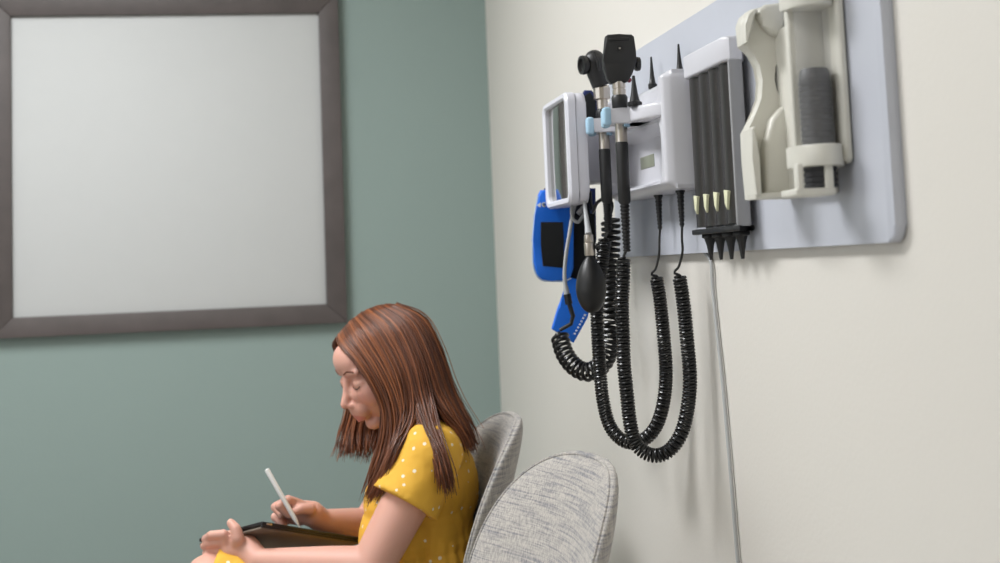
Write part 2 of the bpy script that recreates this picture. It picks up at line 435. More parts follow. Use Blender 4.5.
# otoscope on the far cradle
OT = thing('otoscope', (H1.x, H1.y, zat(604, 215, H1.y)), 'black otoscope with round eyepiece, farther of the two scopes in the cradle', 'medical scope')
r1 = .0089
scope_handle(H1, OT, 0, zat(604, 149, H1.y), zat(604, 203, H1.y), zat(605, 232, H1.y), 0, r1)
zt = hz1+.006
bm = bmesh.new(); lathe(bm, (H1.x, H1.y, 0), (0, 0, 1), [(.0092, zt-.004), (.0114, zt), (.0114, zt+.012), (.0092, zt+.015)]); obj('collar', bm, 'black', OT)
zn0 = zt+.014; zn1 = zat(601, 86, H1.y)
bm = bmesh.new(); h_ = zn1-zn0
lathe(bm, (H1.x, H1.y, zn0), (0, 0, 1), [(.0092, 0), (.0092, h_*.4), (.0134, h_*.45), (.014, h_*.9), (.012, h_)], 12); obj('neck', bm, 'chrome', OT, ang=20)
HC = at_y(594.5, 61, H1.y)
bm = bmesh.new()
nb = Vector((H1.x, H1.y, zn1)); md = nb.lerp(HC, .5)+Vector((-.001, 0, 0))
tube(bm, catmull([nb, md, HC-Vector((0, 0, .004))], 6), [.0150+.0030*k/12 for k in range(13)], 20)
ellip(bm, HC, (.0172, .0185, .018))
tube(bm, [HC, HC+Vector((.012, .020, 0)), HC+Vector((.022, .045, 0))], [.013, .008, .003], 16)
obj('head', bm, 'black', OT)
bm = bmesh.new(); d = Vector((-.98, -.18, -.04)).normalized(); e0 = HC+d*.008+Vector((0, 0, -.006))
lathe(bm, e0, d, [(.0105, 0), (.0112, .006), (.0150, .008), (.0158, .012), (.0150, .016), (.0110, .0165), (.0092, .012), (.0048, .011), (.0, .0108)], 28); obj('eyepiece', bm, 'black_soft', OT)
bm = bmesh.new(); tube(bm, [HC+Vector((-.004, -.016, .012)), HC+Vector((.001, -.018, -.004)), HC+Vector((.002, -.017, -.018))], [.0022, .003, .002], 10); obj('lens_lever', bm, 'black', OT)
# ophthalmoscope on the near cradle
OP = thing('ophthalmoscope', (H2.x, H2.y, zat(624, 250, H2.y)), 'black ophthalmoscope with flat rectangular head, nearer of the two scopes in the cradle', 'medical scope')
r2 = .0090
scope_handle(H2, OP, 0, zat(622, 142, H2.y), zat(623, 204, H2.y), zat(624, 252, H2.y), 0, r2)
bm = bmesh.new(); lathe(bm, (H2.x, H2.y, 0), (0, 0, 1), [(.0092, zt-.006), (.0114, zt-.003), (.0122, zt+.012), (.010, zt+.016)]); obj('collar', bm, 'black', OP)
yp = H2.y
zn0 = zt+.013; zn1 = zat(618, 82, yp)
bm = bmesh.new(); h_ = zn1-zn0
lathe(bm, (H2.x, H2.y, zn0), (0, 0, 1), [(.0093, 0), (.0096, h_*.2), (.0100, h_*.22), (.0100, h_*.48), (.0085, h_*.5), (.0085, h_*.56), (.0100, h_*.58), (.0100, h_)], 16); obj('neck', bm, 'chrome', OP, ang=20)
pl = [(606.5, 36), (609, 34.2), (620, 34), (632, 34.6), (634.5, 37), (636, 50), (637, 62), (633, 74), (629, 81), (625, 83), (612, 83), (608.5, 79), (604.6, 67), (604.3, 60)]
oc = at_y(620, 60, yp)
pts = [at_y(a, b_, yp-.008) for a, b_ in pl]
rot = Matrix.Translation(oc) @ Matrix.Rotation(math.radians(-8), 4, 'Z') @ Matrix.Translation(-oc)
bm = bmesh.new(); prism(bm, [(p.x, p.z) for p in pts], yp-.010, yp+.011, 'y', .003, 3); bmesh.ops.transform(bm, matrix=rot, verts=bm.verts)
hd = obj('head', bm, 'black', OP, ang=30)
bm = bmesh.new(); a = at_y(610.5, 41, yp-.011); c = at_y(630.5, 37.5, yp-.011); box(bm, a.x, c.x, yp-.0115, yp-.008, a.z, c.z, .0012); bmesh.ops.transform(bm, matrix=rot, verts=bm.verts); obj('brow_rest', bm, 'black_soft', hd)
lp = at_y(620.5, 48, yp-.011)
bm = bmesh.new(); lathe(bm, (lp.x, yp-.009, lp.z), (0, -1, 0), [(.0045, 0), (.0045, .0022), (.0028, .0022), (.0026, .0008), (0, .0006)], 20); bmesh.ops.transform(bm, matrix=rot, verts=bm.verts); ap = obj('aperture_ring', bm, 'black_soft', hd)
bm = bmesh.new(); ellip(bm, (lp.x+.0005, yp-.0102, lp.z), (.0016, .001, .0016)); bmesh.ops.transform(bm, matrix=rot, verts=bm.verts); obj('lens', bm, 'chrome', ap)
bm = bmesh.new(); lathe(bm, at_y(637, 64, yp+.004), (1, 0, 0), [(.010, -.003), (.011, 0), (.010, .004)], 26); obj('lens_dial', bm, 'black_soft', hd)
bm = bmesh.new(); p = at_y(629, 80, yp-.002); ellip(bm, p, (.004, .003, .004)); obj('indicator_dot', bm, 'maroon', hd)

# ear specula standing on the wall unit
def cone_spec(name, base, h, rb, label, group, down=False, mt='black'):
    s = -1 if down else 1
    bm = bmesh.new(); lathe(bm, base, (0, 0, s), [(rb*.9, 0), (rb, h*.04), (rb, h*.14), (rb*.72, h*.18), (rb*.5, h*.4), (rb*.3, h*.75), (rb*.2, h*.99), (rb*.05, h)], 20)
    return tag(obj(name, bm, mt), label, 'ear speculum', group)
b0 = at_y(634.8, 104, -1.990)
cone_spec('ear_speculum', (b0.x, b0.y, hz1-.0005),   .046, .0105, 'black cone speculum beside the flat scope head on the white unit shelf', 'specula standing on the wall unit')
p = at_y(652, 74, -1.9); q = at_y(680, 70, -1.95)
for (pp, lab) in ((p, 'smaller black cone speculum on top of white unit, between scopes and tube dispenser'), (q, 'black cone speculum on top of white unit right beside the tube dispenser cap')):
    xx = -.029 if pp is p else -.028
    # keep the pixel column by sliding along the ray
    d = ray(652 if pp is p else 680, 75); tt = (xx-CAM.x)/d.x; yy = CAM.y+d.y*tt
    hh = (CAM+ray(652 if pp is p else 680, 56 if pp is p else 43)*tt).z-tz1
    cone_spec('ear_speculum', (xx, yy, tz1-.0005), max(.03, hh), .007, lab, 'specula standing on the wall unit')

# ---------------------------------------------------------------- coiled cords
def coil(bm, path, Rc, rw, pitch, seg=12, sides=6, ease=True, R_end=None):
    pts, L = resample(path, pitch/seg)
    T, N, B = frames(pts); out = []; n = len(pts)
    for i, p in enumerate(pts):
        a = 2*PI*i/seg; e = min(1, i/(seg*.8), (n-1-i)/(seg*.8)) if ease else 1
        out.append(p+(N[i]*math.cos(a)+B[i]*math.sin(a))*Rc*e)
    tube(bm, out, rw, sides)
def ribbed(bm, p, z1, r, n=9):
    """strain relief from p down to height z1"""
    prof = [(r*1.25, 0), (r*1.25, .004)]; h = p.z-z1
    for i in range(n):
        a = .004+(h-.004)*i/n; d = (h-.004)/n; k = 1-.4*i/n
        prof += [(r*k, a), (r*k, a+d*.55), (r*(k-.18), a+d*.62), (r*(k-.18), a+d*.95)]
    prof.append((.0016, h)); lathe(bm, p, (0, 0, -1), prof, 16)
def scope_cord(plug_px, thin_px, loop_px, ya, H, root, grip_z, r=.00215):
    P0 = at_y(*plug_px, ya); P0.z = tz0+.001
    P1 = at_y(plug_px[0]+1.2, plug_px[1]+40, ya); zz = P1.z
    pb = bmesh.new(); ribbed(pb, P0, zz, .0056)
    n = len(loop_px)
    pts = [P0+Vector((0, 0, zz-P0.z))]+[at_y(a, b_, ya) for a, b_ in thin_px]
    bm = bmesh.new(); tube(bm, catmull(pts, 6), .0019, 8)
    L = [at_y(a, b_, ya+(H.y-ya)*sstep(.1, .8, i/(n-1))) for i, (a, b_) in enumerate(loop_px)]
    # start ring where the coil begins
    cp = catmull(L, 10)
    coil(bm, cp, .0088, r, .0045)
    tube(bm, catmull([cp[-1], Vector((H.x, H.y, cp[-1].z+.012)), Vector((H.x, H.y, grip_z+.004))], 6), .0022, 8)
    tube(bm, [pts[-1], pts[-1].lerp(L[0], .5)+Vector((-.004, 0, 0)), L[0]], .002, 8)
    c_ = obj('coiled_cord', bm, 'cord', root); obj('plug', pb, 'black_soft', c_)
scope_cord((658, 190), [(659.5, 240), (659, 255), (656, 268), (652, 273)],
           [(656, 276), (660, 300), (664, 340), (666, 375), (663, 405), (655, 428), (641, 441), (624, 441), (610, 426), (603, 400), (600, 370), (598, 340), (597, 312), (599, 285), (602, 262), (605, 238)],
           -1.87, H1, OT, zat(605, 232, H1.y))
scope_cord((680, 187), [(682, 238), (682.5, 252), (679, 266), (675, 271)],
           [(679, 275), (683, 300), (687, 340), (690, 380), (687, 412), (680, 436), (667, 452), (651, 455), (636, 444), (630, 422), (627, 395), (624, 365), (623, 335), (622, 305), (623, 285), (623.5, 257)],
           -1.985, H2, OP, zat(624, 252, H2.y))

# ---------------------------------------------------------------- specula dispenser
dy0 = -2.255; dxf = at_y(733, 140, dy0).x; dy1 = at_x(690.5, 150, dxf).y; dxb = at_y(746.5, 140, dy0).x
dz0 = at_y(742, 226, dy0).z; dz1 = at_y(735, 59, dy0).z
DI = thing('specula_dispenser', (BF, -2.13, dz0), 'dispenser of dark vertical specula tubes under a white cap on the grey board', 'dispenser')
bm = bmesh.new(); prism(bm, [(BF, dy0+.02), (BF, dy1), (dxf+.002, dy1), (dxf-.006, dy1-.008), (dxf-.006, dy0+.010), (dxf+.002, dy0), (dxb, dy0)], dz1-.002, at_y(736, 35, dy0).z, 'z', .004, 3); obj('cap', bm, 'white', DI)
bm = bmesh.new(); box(bm, dxf+.014, BF, dy0+.028, dy1-.006, dz0, dz1); obj('back_box', bm, 'side_grey', DI)
bm = bmesh.new(); box(bm, dxf, dxb, dy0, dy0+.006, dz0, dz1, .001); obj('side_panel', bm, 'side_grey', DI)
tw = (dy1-.001-(dy0+.007))/4
for i in range(4):
    cy = dy0+.007+tw*(i+.5)
    bm = bmesh.new(); rr = tw*.5-.0012; prof = []
    n = 46
    for k in range(n):
        z = dz0+.004+(dz1-dz0-.006)*k/n; d = (dz1-dz0-.006)/n
        prof += [(rr, z), (rr, z+d*.7), (rr*.993, z+d*.8)]
    lathe(bm, (dxf+rr-.002, cy, 0), (0, 0, 1), prof, 30)
    for v in bm.verts: v.co.x = dxf-.002+(v.co.x-(dxf-.002))*.0105/rr
    tb = obj('speculum_tube', bm, 'spec_tube', DI)
    bm = bmesh.new(); a = dxf-.002
    prism(bm, [(cy-.010, dz0+.046), (cy+.006, dz0+.048), (cy+.004, dz0+.030), (cy-.004, dz0+.022), (cy-.006, dz0+.030)], a-.003, a+.006, 'x', .0012)
    obj('arrow_tab', bm, 'yellowish', tb)
bm = bmesh.new(); prism(bm, [(BF-.002, dy0+.02), (dxb+.002, dy0-.006), (BF-.002, dy1+.004), (dxf+.002, dy1+.004), (dxf-.006, dy1-.006), (dxf-.006, dy0), (dxf, dy0-.006)], dz0-.006, dz0+.001, 'z', .0015); obj('base_plate', bm, 'black', DI)
for i in range(4):
    cy = dy0+.007+tw*(i+.5)
    lab = ['black cone tip under the dispenser tube nearest the room corner', 'black cone tip, second from the room corner under the tubes', 'black cone tip, second from the ivory holder under the tubes', 'black cone tip under the tube nearest the ivory holder'][3-i]
    cone_spec('ear_speculum', (dxf+.014, cy, dz0-.0055), .036, .0110, lab, 'specula under the dispenser', down=True)

# ---------------------------------------------------------------- ivory holder with ribbed grey handle
YH = -2.54; YW = -2.42
HO = thing('thermometer_holder', (BF, -2.46, 1.25), 'ivory plastic two-sided holder at the near end of the grey board', 'instrument holder')
def P2(lst, y=-2.395): return [(at_y(a, b_, y).x, at_y(a, b_, y).z) for a, b_ in lst]
# curved front cradle (near web)
bm = bmesh.new()
prism(bm, P2([(742, 24), (745, 15), (752, 9), (764, 6), (784, 4), (796, 4), (798, 20), (792, 36), (784, 44), (778, 54), (774, 66), (773, 80), (776, 92), (783, 100), (796, 108), (796, 196), (752, 199), (749, 160), (747, 132), (752, 124), (760, 112), (765, 98), (766, 80), (763, 64), (755, 54), (744, 44)]), YW+.028, YW+.052, 'y', .003, 3)
obj('front_cradle', bm, 'ivory', HO)
bm = bmesh.new()
prism(bm, P2([(757, 10), (764, 5), (781, 3), (783, 20), (783, 34), (776, 37), (768, 34), (761, 26), (756, 18)]), YW+.018, YW+.034, 'y', .006, 4)
obj('tongue', bm, 'ivory', HO); bm = bmesh.new()
prism(bm, P2([(768, 120), (776, 110), (788, 101), (797, 97), (797, 190), (782, 196), (762, 197), (761, 150)]), YW+.012, YW+.034, 'y', .006, 4)
prism(bm, P2([(745, 131), (749, 128), (753, 160), (756, 198), (749, 199), (746, 160)]), YW+.002, YW+.034, 'y', .002, 2)
prism(bm, P2([(748, 195), (800, 190), (800, 195), (790, 199), (749, 200)]), YW+.002, YW+.034, 'y', .002, 2)
obj('pocket', bm, 'ivory', HO); bm = bmesh.new()
prism(bm, P2([(742, 26), (746, 15), (752, 10), (756, 12), (749, 18), (746, 44), (743, 44)]), YW+.014, YW+.034, 'y', .002, 2)
obj('top_lip', bm, 'ivory', HO)
# column that frames the window
def cyl_part(bm, xa, xb, y_c, z0_, z1_, bulge, n=14, bev=.002):
    """D-shaped extrusion: flat back, rounded toward the camera"""
    cx, hw = (xa+xb)/2, (xb-xa)/2
    out = [(xb, y_c)]+[(cx+hw*math.cos(a), y_c-bulge*math.sin(a)) for a in [PI*k/n for k in range(1, n)]]+[(xa, y_c)]
    prism(bm, out, z0_, z1_, 'z', bev, 2)
xl = at_y(793, 100, YH+.022).x; xr = BF; xw0 = at_y(800, 100, YH).x; xw1 = at_y(834, 100, YH).x
ztop = at_y(800, -14, YH).z; zw1 = at_y(812, 8, YH).z; zb1 = at_y(815, 144, YH-.018).z; zb0 = at_y(815, 166, YH-.018).z; zbt = at_y(815, 192, YH-.014).z
bm = bmesh.new()
xq = at_y(793, 100, YH).x
cyl_part(bm, xq, xr, YH+.024, zw1, ztop, .048)
cyl_part(bm, xq-.002, xr, YH+.024, zb0, zb1, .052)
box(bm, xw1, xr, YH-.022, YH+.024, zb0+.002, ztop-.002, .007, 4)
box(bm, xl, xr, YH+.024, YH+.036, zbt, ztop, .003)
obj('column', bm, 'ivory', HO, ang=30)
bm = bmesh.new(); box(bm, -.030, BF, YH+.030, -2.365, zbt+.004, zbt+.20, .003); box(bm, -.060, -.025, -2.386, -2.372, zbt+.02, zbt+.09, .003); obj('back_plate', bm, 'ivory', HO)
bm = bmesh.new()
for (a, c) in ((794, 800), (822, 830)):
    xa, xb = at_y(a, 180, YH-.01).x, at_y(c, 180, YH-.01).x; box(bm, xa, xb, YH-.022, YH-.010, zbt, zb0+.003, .002)
box(bm, at_y(792, 190, YH-.01).x, at_y(832, 190, YH-.01).x, YH-.022, YH+.024, zbt-.004, zbt+.004, .002)
obj('bottom_guard', bm, 'ivory', HO)
xc = at_y(816, 100, YH).x
bm = bmesh.new(); lathe(bm, (xc, YH, zb1-.004), (0, 0, 1), [(.0190, 0), (.0190, zw1-zb1+.012), (.0182, zw1-zb1+.012), (.0182, 0)], 28, False); obj('clear_tube', bm, 'clear', HO)
# ribbed probe handle standing in the holder
zr1 = at_y(815, 67, YH-.014).z
bm = bmesh.new(); prof = [(.0115, zbt+.0042)]; n = 19
for i in range(n):
    z = zbt+.005+(zr1-.012-zbt-.005)*i/n; d = (zr1-.012-zbt-.005)/n
    prof += [(.0176, z), (.0178, z+d*.6), (.0166, z+d*.68), (.0166, z+d*.93)]
prof += [(.0168, zr1-.012), (.0158, zr1-.003), (.0140, zr1)]
lathe(bm, (xc, YH, 0), (0, 0, 1), prof, 28)
tag(obj('probe_handle', bm, 'ribbed', ang=30), 'charcoal ribbed cylinder standing inside the ivory holder window', 'probe handle')

# ---------------------------------------------------------------- wall gauge (sphygmomanometer)
gy0 = -1.78; gx0 = at_y(567.5, 150, gy0).x; gx1 = at_y(588, 150, gy0).x; gy1 = at_x(543.5, 150, gx0).y; print('GAUGE', gx0, gx1, gy1)
gz1 = zat(567, 93, gy0)+.002; gz0 = zat(568, 203, gy0)
GA = thing('blood_pressure_gauge', (gx1, -1.685, gz0), 'white rounded square gauge with a reflecting window, leftmost instrument on the wall', 'gauge')
bm = bmesh.new(); cyg, czg = (gy0+gy1)/2, (gz0+gz1)/2; wg, hg = gy1-gy0, gz1-gz0
prism(bm, rrect(cyg, czg, wg, hg, .018), gx0+.0165, gx1, 'x', .004, 3); obj('rear_housing', bm, 'gauge_white', GA)
bm = bmesh.new()
oo = rrect(cyg, czg, wg+.003, hg+.003, .02, 8); ii = rrect(cyg, czg, wg-.026, hg-.020, .012, 8); n = len(oo)
rings = []
for pts_, x in ((oo, gx0+.0155), (oo, gx0+.004), (rrect(cyg, czg, wg-.003, hg-.003, .018, 8), gx0), (rrect(cyg, czg, wg-.019, hg-.014, .013, 8), gx0), (ii, gx0+.003), (ii, gx0+.0155)):
    rings.append([bm.verts.new((x, *p)) for p in pts_])
for a, c in zip(rings+[], rings[1:]+[rings[0]]):
    for i in range(n): bm.faces.new((a[i], a[(i+1) % n], c[(i+1) % n], c[i]))
obj('bezel', bm, 'gauge_white', GA, ang=30)
bm = bmesh.new(); NG = 24; gg = []
for i in range(NG+1):
    y = cyg-(wg-.024)/2+(wg-.024)*i/NG; row = []
    for k in range(NG+1):
        z = czg-(hg-.018)/2+(hg-.018)*k/NG
        row.append(bm.verts.new((gx0+.0045+.030*(y-cyg)+.16*(y-cyg)**2+.10*(z-czg)**2, y, z)))
    gg.append(row)
for i in range(NG):
    for k in range(NG): bm.faces.new((gg[i][k], gg[i+1][k], gg[i+1][k+1], gg[i][k+1]))
bb = [bm.verts.new((gx0+.014, y, z)) for y, z in ((gg[0][0].co.y, gg[0][0].co.z), (gg[-1][0].co.y, gg[-1][0].co.z), (gg[-1][-1].co.y, gg[-1][-1].co.z), (gg[0][-1].co.y, gg[0][-1].co.z))]
bm.faces.new(bb)
e_ = [[gg[i][0] for i in range(NG+1)], [gg[NG][k] for k in range(NG+1)], [gg[i][NG] for i in range(NG, -1, -1)], [gg[0][k] for k in range(NG, -1, -1)]]
for q in range(4): bm.faces.new(e_[q]+[bb[(q+1) % 4], bb[q]])
obj('glass_window', bm, 'glass_face', GA)
bm = bmesh.new(); box(bm, gx1-.001, BF, -1.655, -1.60, 1.335, 1.440, .004)
obj('wall_bracket', bm, 'white', GA)
bm = bmesh.new(); box(bm, gx1-.002, gx1+.024, -1.668, -1.652, 1.318, 1.340, .003)
obj('basket_clip', bm, 'gauge_white', GA)

# ---------------------------------------------------------------- blood pressure cuff
YC = -1.575
CU = thing('blood_pressure_cuff', at_y(565, 290, YC), 'folded bright blue cuff with a black patch hanging under the white gauge', 'blood pressure cuff')
def cuff_sheet(bm, outline_px, y_f, th, bend=.0, bev=.0025):
    prism(bm, [(at_y(a, b_, y_f).x, at_y(a, b_, y_f).z) for a, b_ in outline_px], y_f, y_f+th, 'y', bev, 3)
near = [(541, 190), (538, 196), (535, 215), (533, 240), (533, 262), (536, 274), (542, 280), (552, 281), (564, 281), (571, 278), (574, 268), (574, 200), (574, 190)]
bm = bmesh.new(); cuff_sheet(bm, near, YC, .012, bev=.0045); obj('front_fold', bm, 'cuff', CU)
bm = bmesh.new()
pp = [at_y(a, b_, YC+.003) for a, b_ in near[1:10]]
tube(bm, catmull(pp, 5), .0016, 8); obj('piping', bm, 'piping', CU)
bm = bmesh.new(); cuff_sheet(bm, [(541, 222), (563, 222), (564, 245), (564, 268), (543, 266), (541, 245)], YC-.0025, .004, bev=.001); obj('hook_patch', bm, 'velcro', CU)
bm = bmesh.new(); cuff_sheet(bm, [(572, 190), (590, 192), (595, 210), (596, 262), (594, 300), (560, 320), (562, 300), (572, 285)], YC+.014, .010, bev=.003); obj('inner_fold', bm, 'velcro', CU)
bm = bmesh.new(); cuff_sheet(bm, [(545, 188), (596, 188), (597, 240), (592, 262), (540, 270)], YC+.028, .012, bev=.004); obj('rear_fold', bm, 'navy', CU)
bm = bmesh.new(); cuff_sheet(bm, [(581, 98), (585, 90), (592, 90), (600, 100), (602, 130), (582, 150), (578, 120)], YC+.010, .012, bev=.003); obj('upper_flap', bm, 'navy', CU)
bm = bmesh.new(); cuff_sheet(bm, [(583, 97), (590, 92), (596, 100), (596, 122), (584, 120)], YC+.003, .008, bev=.001); obj('upper_hook_patch', bm, 'velcro', CU)
bm = bmesh.new(); cuff_sheet(bm, [(566, 276), (588, 282), (592, 300), (588, 318), (574, 343), (552, 329), (558, 308), (566, 292)], YC+.004, .010, bev=.003); ff = obj('tail_flap', bm, 'cuff', CU)
bm = bmesh.new()
a = at_y(537, 205, YC-.002); 
prism(bm, [(at_y(u, v, YC).x, at_y(u, v, YC).z) for u, v in ((536.8, 205.2), (540.5, 202.6), (540.5, 207.6))], YC-.001, YC+.002, 'y')
c = at_y(544, 204.6, YC); o_ = []
for k in range(13):
    an = math.radians(40+280*k/12); o_.append((c.x+.0042*math.cos(an), c.z+.0042*math.sin(an)))
for k in range(12, -1, -1):
    an = math.radians(40+280*k/12); o_.append((c.x+.0027*math.cos(an), c.z+.0027*math.sin(an)))
prism(bm, o_, YC-.001, YC+.002, 'y'); obj('printed_mark', bm, 'mark_white', CU)
bm = bmesh.new()
for k in range(7):
    a0, b0_ = 585-k*1.7, 314+k*3.1
    prism(bm, [(at_y(u, v, YC).x, at_y(u, v, YC).z) for u, v in ((a0, b0_), (a0+1.6, b0_+.8), (a0+.8-.2*(k % 2), b0_+2.3), (a0-.8, b0_+1.6))], YC+.0025, YC+.005, 'y')
obj('printed_text', bm, 'mark_white', ff)

# tubing, bulb and thick coil
YT = -1.665
tt = thing('air_tube', at_y(575, 206, YT), 'grey rubber tube hanging from the gauge over the blue cuff', 'rubber tube')
bm = bmesh.new()
tube(bm, catmull([at_y(a, b_, YT) for a, b_ in ((577, 198), (573, 212), (570, 230), (566, 255), (564.5, 275), (566, 290))], 6), [.0032]*25+[.0034]*6, 10)
lathe(bm, at_y(565.3, 284, YT), at_y(567, 296, YT)-at_y(565.3, 284, YT), [(.003, 0), (.0048, .010), (.005, .018)], 14)
obj('hose', bm, 'grey_tube', tt)
bm = bmesh.new(); tube(bm, [at_y(567, 294, YT), at_y(569, 304, YT)], [.0062, .0062], 12); tube(bm, [at_y(569, 303, YT), at_y(573, 316, YT), at_y(571, 324, YT), at_y(560, 330, YT+.01)], [.004, .004, .0035, .003], 10); obj('connector', bm, 'black_soft', tt)
tt = thing('loop_tube', at_y(575, 216, YT-.02), 'short grey tube looping under the gauge with a small tag', 'rubber tube')
bm = bmesh.new(); tube(bm, catmull([at_y(a, b_, YT-.012) for a, b_ in ((572.5, 200), (571.5, 210), (573, 219), (578, 222), (582, 217), (584, 213))], 8), .0028, 10); obj('hose', bm, 'grey_tube', tt)
bm = bmesh.new(); a = at_y(578, 214, YT-.013); c = at_y(584, 207, YT-.013); tube(bm, [a, c], .0042, 8); obj('tag_clip', bm, 'side_grey', tt)
YB = -1.815
IB = thing('inflation_bulb', at_y(590, 312, YB), 'black egg shaped rubber bulb with a steel valve hanging beside the cuff', 'inflation bulb')
b1 = at_y(591, 287, YB); ht = zat(590, 255, YB)
bm = bmesh.new(); hb = ht-zat(590, 314, YB); R0 = .0236
prof = [(.0001, 0)]
for k in range(1, 25):
    t_ = k/24; rad = R0*math.sin(PI*min(1, t_**.82))**.62 if t_ < 1 else 0
    prof.append((max(rad, .006 if t_ > .8 else .0001), hb*t_))
lathe(bm, (b1.x, YB, ht-hb), (0, 0, 1), prof, 32); obj('bulb', bm, 'black_soft', IB, ang=60)
bm = bmesh.new(); zv = zat(590, 234, YB); lathe(bm, (b1.x, YB, ht-.001), (0, 0, 1), [(.0072, 0), (.0080, .002), (.0080, (zv-ht)*.6), (.0072, (zv-ht)*.62), (.0078, (zv-ht)*.66), (.0072, zv-ht)], 20); vl = obj('valve', bm, 'chrome', IB)
bm = bmesh.new(); p = Vector((b1.x+.008, YB-.002, ht+.012)); lathe(bm, p, (1, -.3, 0), [(.003, 0), (.003, .002), (.0058, .003), (.0058, .008), (.004, .009)], 16); obj('thumb_screw', bm, 'black_soft', vl)
bm = bmesh.new(); pa = Vector((b1.x, YB, zv-.001)); pb = at_y(588, 206, YB); pc = Vector((b1.x+.006, gy0+.012, gz0+.002)); pb = pa.lerp(pc, .75)
tube(bm, [pa, pa.lerp(pb, .3), pb, pc], [.0058, .0045, .0032, .003], 12); obj('bulb_hose', bm, 'grey_tube', IB)
CT = thing('coiled_air_hose', at_y(553, 333, YC), 'thick loose black coiled hose curving from blue cuff tail up behind the scope handles', 'coiled hose')
bm = bmesh.new()
cp = catmull([at_y(a, b_, y) for a, b_, y in ((559, 333, -1.60), (564, 352, -1.62), (574, 366, -1.64), (588, 372, -1.66), (602, 364, -1.68), (610, 346, -1.70), (611, 322, -1.715), (611, 295, -1.715), (610, 265, -1.715), (611, 235, -1.715), (610, 215, -1.715))], 10)
coil(bm, cp, .0134, .0032, .0095, seg=16, sides=8)
tube(bm, catmull([at_y(610, 216, -1.715), at_y(612, 204, -1.71), at_y(606, 198, -1.69), at_y(597, 203, -1.67), at_y(592, 212, -1.65), at_y(590, 192, -1.62)], 6), .003, 8)
obj('hose', bm, 'cord', CT)

# ---------------------------------------------------------------- pale cable running down the wall
bm = bmesh.new()
tube(bm, catmull([Vector((-.0045, -1.992, 1.2085))]+[at_x(a, b_, -.0045) for a, b_ in ((711, 262), (713, 290), (717, 330), (722, 375), (727, 430), (732, 490), (736, 540), (739, 575), (742, 620), (744, 680))]+[Vector((-.016, -2.02, .12)), Vector((-.016, -2.02, .004))], 8), .0026, 10)
tag(obj('power_cable', bm, 'cable'), 'thin pale grey cable hanging down the cream wall from under the dispenser', 'cable')

# ---------------------------------------------------------------- chairs
def make_chair(label, loc, rz, lean=.25):
    """local frame: seat centre at origin on the floor, chair faces -x, back toward +x"""
    t = thing('upholstered_chair', loc, label, 'chair', 'grey waiting room chairs along the wall', rz)
    MW = Matrix.Translation(loc) @ Matrix.Rotation(rz, 4, 'Z')
    def put(name, bm, m, **k):
        bmesh.ops.transform(bm, matrix=MW, verts=bm.verts); return obj(name, bm, m, t, **k)
    # backrest shell: superellipse pad, wings curving forward, leaning back
    NU, NV = 40, 30; W, Hh, th = .245, .235, .043; zc = .702
    def shape(u, v, side):
        # u,v in polar disc coordinates mapped to a superellipse
        r_ = u; a = v
        ca, sa = math.cos(a), math.sin(a)
        e = .72 if sa > 0 else .6
        yy = W*math.copysign(abs(ca)**e, ca)*r_; zz = Hh*math.copysign(abs(sa)**(.80 if sa > 0 else .62), sa)*r_
        thick = th*(1-r_**5)**.5 if r_ < 1 else 0
        x = -1.05*yy*yy+.02+lean*(zz)+.25*zz*zz
        taper = 1-.10*(.5-zz/Hh*.5)
        return Vector((x+(thick*.5 if side > 0 else -thick*.5), yy*taper, zc+zz))
    bm = bmesh.new(); NR, NA = 16, 56; top = {}
    rl = [math.sin(PI/2*k/NR) for k in range(NR+1)]
    for side in (1, -1):
        c0 = bm.verts.new(shape(0, 0, side)); prev = None
        for i in range(1, NR+1):
            if i == NR and side == -1: ring = top[1]
            else: ring = [bm.verts.new(shape(rl[i], 2*PI*k/NA, side)) for k in range(NA)]
            if i == NR: top[side] = ring
            for k in range(NA):
                if prev is None: bm.faces.new((c0, ring[k], ring[(k+1) % NA]))
                else: bm.faces.new((prev[k], ring[k], ring[(k+1) % NA], prev[(k+1) % NA]))
            prev = ring
    back = put('backrest', bm, 'fabric', ang=60)
    bm = bmesh.new()
    ring = [shape(.985, 2*PI*k/80, -1)+Vector((-.0005, 0, 0)) for k in range(80)]; tube(bm, ring+[ring[0]], .0022, 6, caps=False); put('piping', bm, 'fabric').parent = back
    bm = bmesh.new(); box(bm, -.27, .20, -.245, .245, .405, .475, .03, 4)
    for v in bm.verts:
        if v.co.x > 0: v.co.y *= 1-.12*v.co.x/.2
    put('seat', bm, 'fabric')
    for s in (-1, 1):
        for (xa, xb) in ((-.22, -.25), (.15, .215)):
            bm = bmesh.new(); tube(bm, [(xb, s*.235, 0), (xa, s*.205, .41)], [.011, .018], 14); put('leg', bm, 'wood')
        bm = bmesh.new()
        tube(bm, catmull([(-.20, s*.225, .44), (-.20, s*.262, .545), (-.14, s*.272, .610), (-.08, s*.272, .662), (-.035, s*.272, .698), (.0, s*.270, .712), (.03, s*.262, .700), (.075, s*.24, .68)], 8), .011, 12); put('arm', bm, 'wood')
        bm = bmesh.new()
        tube(bm, catmull([(-.15, s*.272, .608), (-.08, s*.272, .668), (-.035, s*.272, .706), (-.008, s*.270, .720), (.022, s*.264, .708)], 6), [.010]+[.018]*22+[.015, .008], 14, flat=.75); put('arm_pad', bm, 'green')
    bm = bmesh.new(); box(bm, .10, .16, -.19, .19, .40, .50, .015); put('back_bracket', bm, 'wood')
    return t
make_chair('grey woven chair behind the girl, nearest the teal wall', (-.288, -1.42, 0), 0)
make_chair('empty grey woven chair in the foreground beside the cream wall', (-.278, -2.03, 0), math.radians(8))

